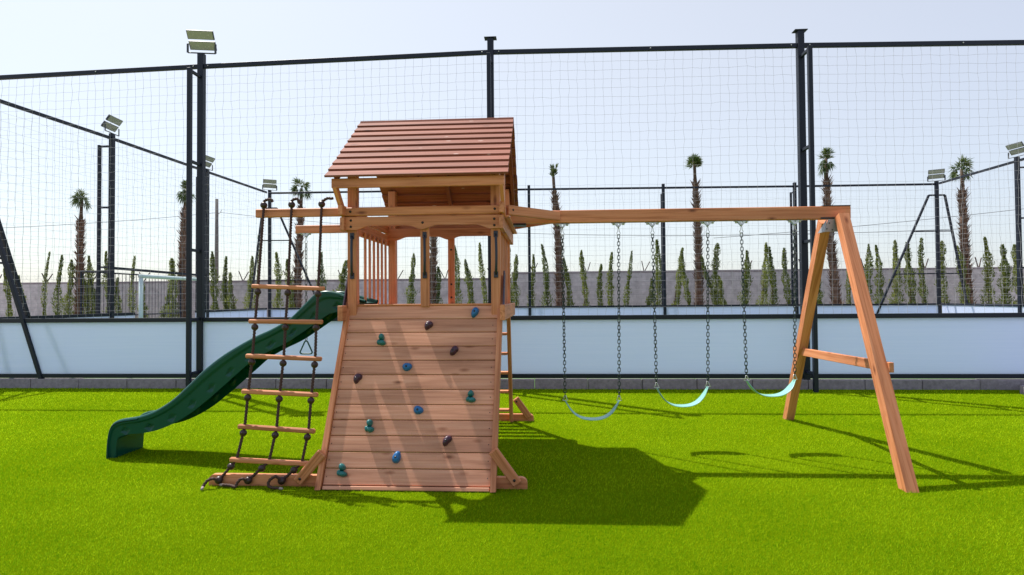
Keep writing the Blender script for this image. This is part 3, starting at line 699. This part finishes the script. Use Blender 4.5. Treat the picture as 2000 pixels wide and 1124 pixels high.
# ground boards and their braces
def board(x0, x1, y0, y1, z1, nm):
    m_ = MB(); n_ = 6; pts = []
    r_ = .05
    for i in range(n_+1): a = math.pi/2*i/n_; pts.append((x1-r_+r_*math.sin(a), y0, z1-r_+r_*math.cos(a)))
    pts += [(x1, y0, 0), (x0, y0, 0)]
    for i in range(n_+1): a = math.pi/2*i/n_; pts.append((x0+r_-r_*math.cos(a), y0, z1-r_+r_*math.sin(a)))
    m_.prism(pts, (0, y1-y0, 0)); return part(m_, nm)
board(-2.93, -.165, 4.755, 4.80, .095, 'ground_board'); board(-2.2, -.165, 7.38, 7.425, .09, 'ground_board')
for (a, b, y) in (((-1.91, .30), (-2.13, .045), 4.728), ((-.45, .33), (-.245, .05), 4.728)):
    q = part(MB().beam((a[0], y, a[1]), (b[0], y, b[1]), .04, .085, (0, 0, 1), .012), 'foot_brace')
    e = V((b[0], y-.02, b[1]))+(V((a[0], y-.02, a[1]))-V((b[0], y-.02, b[1]))).normalized()*.045; bolt_part([e], q)
q = part(MB().beam((-.40, 7.36, .30), (-.22, 7.36, .05), .04, .085, (0, 0, 1), .012), 'foot_brace'); bolt_part([(-.385, 7.34, .26)], q)
# rear ladder
for x in (XL+.06, XR-.03):
    part(MB().beam((x, 6.90, 1.50), (x, 7.36, 0.0), .045, .10, (0, 1, 0)), 'ladder_leg')
for i in range(6):
    u = (i+.35)/6; z = 1.5*(1-u); y = 6.88+.46*u; part(MB().rect(XL+.085, XR-.055, y-.045, y+.045, z-.016, z+.016), 'ladder_rung')
# roof
EF, RG, ER = (5.03, 2.715), (6.05, 3.535), (7.07, 2.715); RX0, RX1 = -2.01, -.325
def slope(e, rg, sgn, nm):
    m_ = MB(); e3 = V((0, e[0], e[1])); r3 = V((0, rg[0], rg[1])); u = (r3-e3).normalized(); nn = V((0, -u.z*sgn, u.y*sgn)) if False else V((0, -u.z, u.y))
    if nn.z < 0: nn = -nn
    Lr = (r3-e3).length; nb = 10; st = Lr/nb
    for i in range(nb):
        a = e3+u*(st*i)+nn*.019; b = e3+u*(st*(i+1)+.022)+nn*(-.001); c_ = (a+b)/2; dv = (b-a); n2 = dv.cross(V((1, 0, 0))).normalized(); n2 = n2 if n2.z > 0 else -n2
        j = random.uniform(-.003, .003); m_.box(V(((RX0+RX1)/2+j, c_.y, c_.z)), V(((RX1-RX0)/2, 0, 0)), dv/2, n2*.010, .002, 0)
    return part(m_, nm, M['roof'], 'red stained '+nm.replace('_', ' '))
slope(EF, RG, 1, 'front_roof_slope'); slope(ER, RG, -1, 'rear_roof_slope')
part(MB().rect(RX0, RX1, 6.035, 6.065, 3.535, 3.56), 'ridge_cap', M['roof'])
part(MB().rect(-1.965, -.365, 5.075, 5.115, 2.635, 2.722), 'eave_beam'); part(MB().rect(-1.965, -.365, 6.985, 7.025, 2.635, 2.722), 'eave_beam')
for x in (-1.945, -1.165, -.385):
    for (e, s_) in (((EF, 1), (ER, -1)) if x > -1.9 else ((EF, 1),)):
        part(MB().beam((x, e[0]+s_*.10, e[1]+.03), (x, RG[0]-s_*.012, RG[1]-.055), .038, .08, (0, 0, 1)), 'rafter', M['roof'])
# gable boards between posts and rafters, corner gussets
for x in (XL+.02, XR-.02):
    if x > -1: part(MB().rect(x-.019, x+.019, 6.01, 6.09, 2.50, 3.46), 'gable_post')
    for (y0, y1, y2) in ((5.10, 5.36, 5.40), (7.0, 6.80, 6.76)):
        xx = x-.055 if x < -1 else x+.055
        part(MB().beam((xx, y0, 2.66), (xx, y1, 2.40), .036, .07, (0, 0, 1)), 'corner_brace')
# swing beam, its brackets and the A-frame
sb = part(MB().beam((-.37, 6.08, 2.475), (3.19, 6.10, 2.475), .088, .135, (0, 0, 1), .006), 'swing_beam')
part(MB().rect(2.90, 3.19, 6.053, 6.147, 2.5425, 2.550, .002), 'beam_cap', M['bolt'])
part(MB().rect(2.88, 3.14, 6.047, 6.056, 2.405, 2.425, .002), 'beam_strap', M['bolt'])
br = part(MB().beam((-.365, 5.50, 2.47), (.155, 6.015, 2.475), .04, .095), 'beam_brace'); bolt_part([(-.31, 5.53, 2.475), (.11, 5.955, 2.475)], br, (.7, -.7, 0))
br = part(MB().beam((-.365, 6.66, 2.47), (.155, 6.155, 2.475), .04, .095), 'beam_brace')
part(MB().rect(-.37, -.335, 5.36, 6.8, 2.38, 2.402), 'beam_ledge')
part(MB().rect(-.36, -.20, 6.0, 6.16, 2.385, 2.403), 'beam_bracket', M['bolt'])
def leg(p0, p1, w_):
    m_ = MB(); p0 = V(p0); p1 = V(p1); d_ = p1-p0; sd = V((1, 0, 0)); sd = (sd-d_*(sd.dot(d_)/d_.length_squared)).normalized(); fw = d_.cross(sd).normalized()
    vs = []
    for (q, z) in ((p0, 0.0), (p1, None)):
        for (a, b) in ((-1, -1), (1, -1), (1, 1), (-1, 1)):
            c_ = q+sd*a*w_/2+fw*b*w_/2
            if z is not None: c_ = c_-d_*((c_.z-z)/d_.z)
            vs.append(c_)
    fs = [(0, 1, 2, 3), (4, 7, 6, 5)]+[(k, k+4, (k+1) % 4+4, (k+1) % 4) for k in range(4)]
    m_.add(vs, fs, [(V(v).dot(d_.normalized())+p0.y*5, v.x, V(v).dot(fw)) for v in vs]); return part(m_, 'a_frame_leg')
leg((2.965, 4.84, 0), (3.06, 5.985, 2.43), .10); leg((3.15, 7.58, 0), (2.99, 6.20, 2.40), .10)
part(MB().beam((3.09, 7.22, .93), (3.075, 5.22, .96), .04, .09), 'cross_brace')
# bracket plate
m_ = MB(); m_.prism([(2.905, 6.03, 2.27), (2.945, 6.03, 2.40), (3.03, 6.03, 2.40), (3.065, 6.03, 2.27)], (0, .006, 0)); 
m_.prism([(2.93, 6.036, 2.40), (2.905, 6.18, 2.27), (2.905, 6.03, 2.27)], (.006, 0, 0)); plate = part(m_, 'a_frame_bracket', M['plate'])
bolt_part([(2.93, 6.03, 2.30), (3.04, 6.03, 2.30), (2.955, 6.03, 2.36), (3.02, 6.03, 2.36), (2.985, 6.03, 2.29)], plate, r=.007)

# ---------------------------------------------------------------- slide
TOP = [(-4.50, 0.0), (-4.49, .17), (-4.465, .30), (-4.42, .365), (-4.33, .40), (-4.15, .43), (-3.98, .49), (-3.80, .60), (-3.63, .75), (-3.48, .89), (-3.30, 1.03), (-3.12, 1.14), (-2.93, 1.24), (-2.75, 1.32), (-2.57, 1.425), (-2.43, 1.555), (-2.32, 1.66), (-2.22, 1.695), (-2.10, 1.68), (-1.93, 1.63), (-1.80, 1.60)]
BOT = [(-4.41, 0.0), (-4.405, .08), (-4.40, .15), (-4.38, .205), (-4.30, .235), (-4.12, .255), (-3.94, .29), (-3.76, .35), (-3.57, .44), (-3.41, .55), (-3.26, .68), (-3.12, .81), (-2.99, .93), (-2.82, 1.03), (-2.64, 1.11), (-2.48, 1.20), (-2.32, 1.30), (-2.18, 1.40), (-2.08, 1.46), (-1.93, 1.53), (-1.80, 1.54)]
def resamp(P, n, power=1.0):
    P = np.array(P, float)
    for _ in range(2):  # Chaikin smoothing keeps the ends
        Q = [P[0]]
        for a, b in zip(P[:-1], P[1:]): Q += [a*.75+b*.25, a*.25+b*.75]
        Q.append(P[-1]); P = np.array(Q)
    s_ = np.r_[0, np.cumsum(np.linalg.norm(np.diff(P, axis=0), axis=1))]; return P, s_
def pairrail(n=150):
    # match top and bottom outlines vertex by vertex, then refine
    tp = np.array(TOP); bt = np.array(BOT); k = np.linspace(0, 1, len(tp)); u = np.linspace(0, 1, n)
    def cr(A):
        from_ = u*(len(A)-1); i = np.clip(from_.astype(int), 0, len(A)-2); f_ = (from_-i)[:, None]
        g0 = A[np.clip(i-1, 0, len(A)-1)]; g1 = A[i]; g2 = A[i+1]; g3 = A[np.clip(i+2, 0, len(A)-1)]
        return .5*((2*g1)+(-g0+g2)*f_+(2*g0-5*g1+4*g2-g3)*f_**2+(-g0+3*g1-3*g2+g3)*f_**3)
    return cr(tp), cr(bt)
T_, B_ = pairrail(260)
bl = np.clip((T_[:, 0]+4.05)/.5, 0, 1)*np.clip((-1.95-T_[:, 0])/.25, 0, 1); B_ = B_+(T_-B_)*(.17*bl)[:, None]
arc = np.r_[0, np.cumsum(np.linalg.norm(np.diff((T_+B_)/2, axis=0), axis=1))]
Y0, Y1 = 5.54, 5.96
def slide_mesh():
    rows = []; dn = []; nT = 46
    hts = T_-B_
    # outer side profile: v from 0 (bottom edge) to 1 (top roll), y offset outward
    def prof(v): return .016*(1-np.cos(np.clip((v-.62)/.12, 0, 1)*np.pi))/2+.014*(1-np.cos(np.clip((v-.30)/.06, 0, 1)*np.pi))/2*0
    secs = []
    for sidey, sg in ((Y0, -1),):
        pass
    vs = []; n = len(T_)
    vv = np.linspace(0, .90, nT)
    for i in range(n):
        t_, b_ = T_[i], B_[i]; up = t_-b_; h_ = np.linalg.norm(up); up = up/h_; line = []
        P2 = lambda v: b_+up*h_*v
        for v in vv:
            y = Y0+.012*(1-v)            # flare
            y -= prof(v)
            # pockets: two rows of diamond recesses
            s_ = arc[i]
            if .12 < i/n < .95:
                for (rv, ph) in ((.28, 0),):
                    q = ((s_/.26+ph) % 1)-.5; dd = abs(q*.26)/.052+abs(v-rv)*h_/.05
                    if dd < 1: y += .016*min(1, (1-dd)*2)
            elif i/n < .12:
                for (cx_, cz_, r_) in ():
                    x_, z_ = P2(v); dd = (abs(x_-cx_)+abs(z_-cz_))/r_
                    if dd < 1: y += .02*min(1, (1-dd)*4)
            x_, z_ = P2(v); line.append((x_, y, z_))
        # top roll
        rr = .03
        for a in np.linspace(-.15, math.pi+.3, 9):
            yy = Y0+.016-math.cos(a)*rr; q = P2(1)-up*rr+up*math.sin(a)*rr; line.append((q[0], yy, q[1]))
        # inner wall to bed
        dpt = min(.19, h_*.72); ins = Y0+.05; q = P2(1)-up*dpt*.8; line.append((q[0], ins+.012, q[1])); q = P2(1)-up*dpt; line.append((q[0], ins+.045, q[1]))
        yc = (Y0+Y1)/2; line.append((q[0], yc, q[1])); half = line[:-1]
        full = line+[(a, 2*yc-b, c) for (a, b, c) in half[::-1]]
        vs.append(full)
    A = np.array(vs); nI, nJ = A.shape[:2]; idx = np.arange(nI*nJ).reshape(nI, nJ)
    f_ = np.stack([idx[:-1, :-1], idx[:-1, 1:], idx[1:, 1:], idx[1:, :-1]], -1).reshape(-1, 4)
    bot = np.stack([idx[:-1, -1], idx[:-1, 0], idx[1:, 0], idx[1:, -1]], -1).reshape(-1, 4)
    A2 = A.reshape(-1, 3); e0 = len(A2); rc = np.clip((T_[:, 0]+4.3)/.3, 0, 1)*.45; U3 = np.zeros((nI, 3)); U3[:, 0] = (T_-B_)[:, 0]*rc; U3[:, 2] = (T_-B_)[:, 1]*rc
    E_ = np.concatenate([A[:, 0]+U3, A[:, -1]+U3]); bn = e0+np.arange(nI); bf = e0+nI+np.arange(nI)
    bot = np.stack([bf[:-1], bn[:-1], bn[1:], bf[1:]], -1)
    return np.concatenate([A2, E_]), np.concatenate([f_, bot])[:, ::-1]
v, f = slide_mesh()
so_ = npmesh('slide', v, f, 4, M['slide'], ps, smooth=True); so_['label'] = 'dark green plastic wave slide on the left side of the tower'

# ================================================================ HANGING THINGS
def link_pts(c, t, sd, L_=.05, W_=.027):
    n = 14; r = W_/2; h_ = L_/2-r; out = []
    for i in range(n):
        a = 2*math.pi*i/n; y = math.sin(a); out.append(V(c)+V(sd)*(math.cos(a)*r)+V(t)*(y*r+(h_ if y > 0 else -h_)))
    return out
def chain(p, q, pitch=.037, r=.0039):
    p, q = V(p), V(q); d_ = q-p; n = max(2, int(d_.length/pitch)); t_ = d_.normalized(); s1 = V((1, 0, 0)); s1 = (s1-t_*s1.dot(t_)).normalized(); s2 = t_.cross(s1); m_ = MB()
    a0 = random.uniform(.2, .6)
    for i in range(n):
        tw = a0+.35*math.sin(i*.21+a0*9); a = tw+(math.pi/2 if i % 2 else 0); sd = s1*math.cos(a)+s2*math.sin(a)
        m_.tube(link_pts(p.lerp(q, (i+.5)/n), t_, sd), r, 6, closed=True)
    return m_
def hanger(x, y, z):
    m_ = MB(); m_.rect(x-.075, x+.075, y-.02, y+.02, z-.005, z-.0005, .001)
    for s_ in (-1, 1): m_.cyl((x+s_*.052, y, z-.022), (x+s_*.052, y, z-.004), .013, 6); m_.prism([(x+s_*.046, y-.018, z-.004), (x+s_*.006, y-.018, z-.05), (x-s_*.006, y-.018, z-.05), (x+s_*.012, y-.018, z-.004)], (0, .036, 0))
    m_.cyl((x, y-.026, z-.044), (x, y+.026, z-.044), .009, 8)
    return m_
def carabiner(x, y, z):   # narrow at the top, wide at the bottom
    pts = [V((x+.008*math.cos(a)+(.012*math.cos(a) if math.sin(a) < 0 else .0), y, z-.045+.04*math.sin(a))) for a in [2*math.pi*i/18 for i in range(18)]]
    return MB().tube(pts, .0036, 6, closed=True)
def ring(x, y, z, w_=.028, h_=.045, dirx=0):
    pts = [V((x-w_, y, z-h_)), V((x-w_*.4, y, z-h_*.35)), V((x-w_*.25, y, z+.005)), V((x+w_*.25, y, z+.005)), V((x+w_*.4, y, z-h_*.35)), V((x+w_, y, z-h_)), V((x, y, z-h_-.004))]
    return MB().tube(pts, .005, 6, closed=True)
SW = [(.19, .79, 2.40, .505, .305, 'first swing next to the tower, hanging lowest, with green belt seat', .0), (1.15, 1.73, 2.40, .65, .45, 'middle swing, green belt seat between the other two swings', .05), (2.08, 2.63, 2.40, .725, .56, 'last swing beside the wooden A-frame, hanging highest', .05)]
for (x0, x1, zt, zs, zl, lab, dy) in SW:
    yb = 6.09; t = thing('swing', ((x0+x1)/2, yb, zt), lab, 'swing', 'belt swings under the beam')
    ya, yc = yb-dy, yb+dy*.6
    for (x, yy, s_) in ((x0, ya, 1), (x1, yc, -1)):
        hg = hanger(x, yb, zt+.003).build('hanger', M['zinc'], t); carabiner(x, yb, zt-.045).build('carabiner', M['zinc'], t)
        chain((x, yb, zt-.125), (x+s_*.012, yy, zs+.045)).build('chain', M['chain'], t)
        ring(x+s_*.014, yy, zs+.045).build('ring', M['zinc'], t)
    # belt seat: sagging strap with thickness and softly rounded ends
    n = 36; wv = .068; vs = []; th = .010
    xa, xb = x0+.012, x1-.012
    for i in range(n+1):
        u = i/n; xx = xa+(xb-xa)*(u-.035*math.sin(2*math.pi*u)); zz = zs-(zs-zl)*(1-abs(2*u-1)**2.3); yy = ya+(yc-ya)*u
        w_ = wv*(.42+.58*min(1, math.sin(math.pi*min(max(u, .0), 1))*2.6)); tl = .02*math.sin(u*math.pi*2)*0
        vs.append((xx, yy, zz, w_))
    P = np.array(vs); rows = []
    for i in range(n+1):
        a = P[max(i-1, 0)]; b = P[min(i+1, n)]; tx, tz = b[0]-a[0], b[2]-a[2]; l_ = math.hypot(tx, tz); nx, nz = -tz/l_, tx/l_; xx, yy, zz, w_ = P[i]
        row = []
        for (sy, o_) in ((-1, -1), (-.9, 1.), (-.5, 1.0), (0, 1), (.5, 1), (.9, 1), (1, -1), (.5, -1), (0, -1), (-.5, -1)):
            o2 = o_*th/2 if abs(sy) < 1 else 0; row.append((xx+nx*o2, yy+sy*w_, zz+nz*o2))
        rows.append(row)
    A = np.array(rows); idx = np.arange(A.shape[0]*10).reshape(-1, 10); fs = []
    for k in range(10): q = (k+1) % 10; fs.append(np.stack([idx[:-1, k], idx[:-1, q], idx[1:, q], idx[1:, k]], -1))
    npmesh('seat', A.reshape(-1, 3), np.concatenate(fs), 4, M['swing'], t, smooth=True)
# trapeze ring behind the slide
t = thing('trapeze', (-2.98, 6.87, 2.43), 'green triangular trapeze rings on chains hanging behind the slide', 'trapeze')
for x in (-2.98, -2.36):
    hanger(x, 6.865, 2.438).build('hanger', M['zinc'], t); carabiner(x, 6.865, 2.39).build('carabiner', M['zinc'], t)
    chain((x, 6.865, 2.31), (x, 6.865, 1.10), .045, .0048).build('chain', M['steel'], t)
    pts = []
    for (cx, cz, a0, a1) in ((x-.055, .955, math.pi, 1.5*math.pi), (x+.055, .955, 1.5*math.pi, 2*math.pi), (x, 1.07, .15*math.pi, .85*math.pi)):
        for k in range(6): a = a0+(a1-a0)*k/5; pts.append((cx+.022*math.cos(a), 6.865, cz+.022*math.sin(a)))
    MB().tube(pts, .009, 8, closed=True).build('hand_ring', M['slide'], t)

# rope ladder
rl = thing('rope_ladder', (-2.42, 5.0, 0), 'rope ladder with six wooden rungs and brown rope balls hanging left of the climbing wall', 'rope ladder')
tops = [(-2.70, 5.26), (-2.425, 5.26), (-2.13, 5.26)]; bots = [(-2.82, 4.72), (-2.56, 4.72), (-2.265, 4.72)]
RG_ = [(-2.73, -2.04, 5.10, 1.735, 1.705), (-2.715, -2.025, 5.02, 1.41, 1.40), (-2.71, -2.01, 4.96, 1.10, 1.07), (-2.715, -2.02, 4.90, .79, .76), (-2.72, -2.025, 4.85, .49, .45), (-2.76, -2.06, 4.79, .215, .185)]
for (xa, xb, y, za, zb) in RG_:
    MB().beam((xa, y, za), (xb, y, zb), .040, .040, (0, 0, 1), .009).build('rung', W, rl)
def rope_x(k, z):
    zs_ = [2.5]+[(r_[3]*(1-(k*.42+.08))+r_[4]*(k*.42+.08)) for r_ in RG_]+[.06]
    xs_ = [tops[k][0]]+[r_[0]+(r_[1]-r_[0])*(.085, .50, .915)[k] for r_ in RG_]+[bots[k][0]]; ys_ = [5.26]+[r_[2] for r_ in RG_]+[4.73]
    return np.interp(-z, [-q for q in zs_], xs_), np.interp(-z, [-q for q in zs_], ys_)
for k in range(3):
    pts = []; z = 2.52
    while z > .065: x_, y_ = rope_x(k, z); pts.append((x_, y_, z)); z -= .0065
    MB().tube(pts, .0115, 9, twist=(.26, 3, 230)).build('rope', M['rope'], rl)
    for r_ in RG_:
        u = (.085, .50, .915)[k]; z = r_[3]*(1-u)+r_[4]*u; x_, y_ = rope_x(k, z-.05)
        MB().sphere((x_, y_, z-.052), .031).cyl((x_+.004, y_-.029, z-.045), (x_+.004, y_-.033, z-.045), .005, 8).build('rope_ball', M['ball'], rl)
    x_, y_ = tops[k]; MB().sphere((x_, y_, 2.518), .033).build('rope_ball', M['ball'], rl)
    # loose tail above the beam
    dx = (.10, .085, .12)[k]; tail = [(x_, y_, 2.545), (x_+dx*.15, y_, 2.565-.012*(k == 2)), (x_+dx*.5, y_-.01, 2.572), (x_+dx*.8, y_-.02, 2.568), (x_+dx, y_-.02, 2.548 + .02*(k == 2)-.025*(k == 1))]
    def fine(P, n=40):
        P = np.array(P); u = np.linspace(0, len(P)-1, n); i = np.clip(u.astype(int), 0, len(P)-2); f_ = (u-i)[:, None]; g0 = P[np.clip(i-1, 0, len(P)-1)]; g1 = P[i]; g2 = P[i+1]; g3 = P[np.clip(i+2, 0, len(P)-1)]
        return [tuple(q) for q in .5*((2*g1)+(-g0+g2)*f_+(2*g0-5*g1+4*g2-g3)*f_**2+(-g0+3*g1-3*g2+g3)*f_**3)]
    MB().tube(fine(tail), .0125, 9, twist=(.25, 3, 230)).build('rope_tail', M['rope'], rl)
    # knob on the ground board and looped tail lying on the turf
    bx, by = bots[k][0]+.0, 4.748; MB().sphere((bx, by-.024, .058), .034).build('rope_ball', M['ball'], rl)
    lp = ([(0, -.05, .06), (-.035, -.07, .07), (-.07, -.08, .055), (-.09, -.10, .02), (-.085, -.12, .013)], [(0, -.05, .06), (-.04, -.07, .07), (-.07, -.08, .035), (-.075, -.09, .013), (-.14, -.06, .013), (-.21, -.05, .013)], [(0, -.05, .06), (-.03, -.07, .095), (-.075, -.08, .07), (-.085, -.09, .03), (-.05, -.10, .013), (.0, -.11, .013), (.03, -.12, .013)])[k]
    rt = MB().tube(fine([(bx+a, by+b, c_+.012) for a, b, c_ in lp], 70), .0115, 9, twist=(.26, 3, 230)).build('rope_tail', M['rope'], rl)
    e = V(lp[-1])+V((bx, by, .012)); e0 = V(lp[-2])+V((bx, by, .012)); dd = (e-e0).normalized(); MB().tube([e, e+dd*.03], [.012, .009], 8).build('rope_end', M['cut'], rt)

# drop helper properties
for o in ALL:
    if '_o' in o: del o['_o']
    for k in ('label', 'category'):
        if k in o and o[k] == '': del o[k]
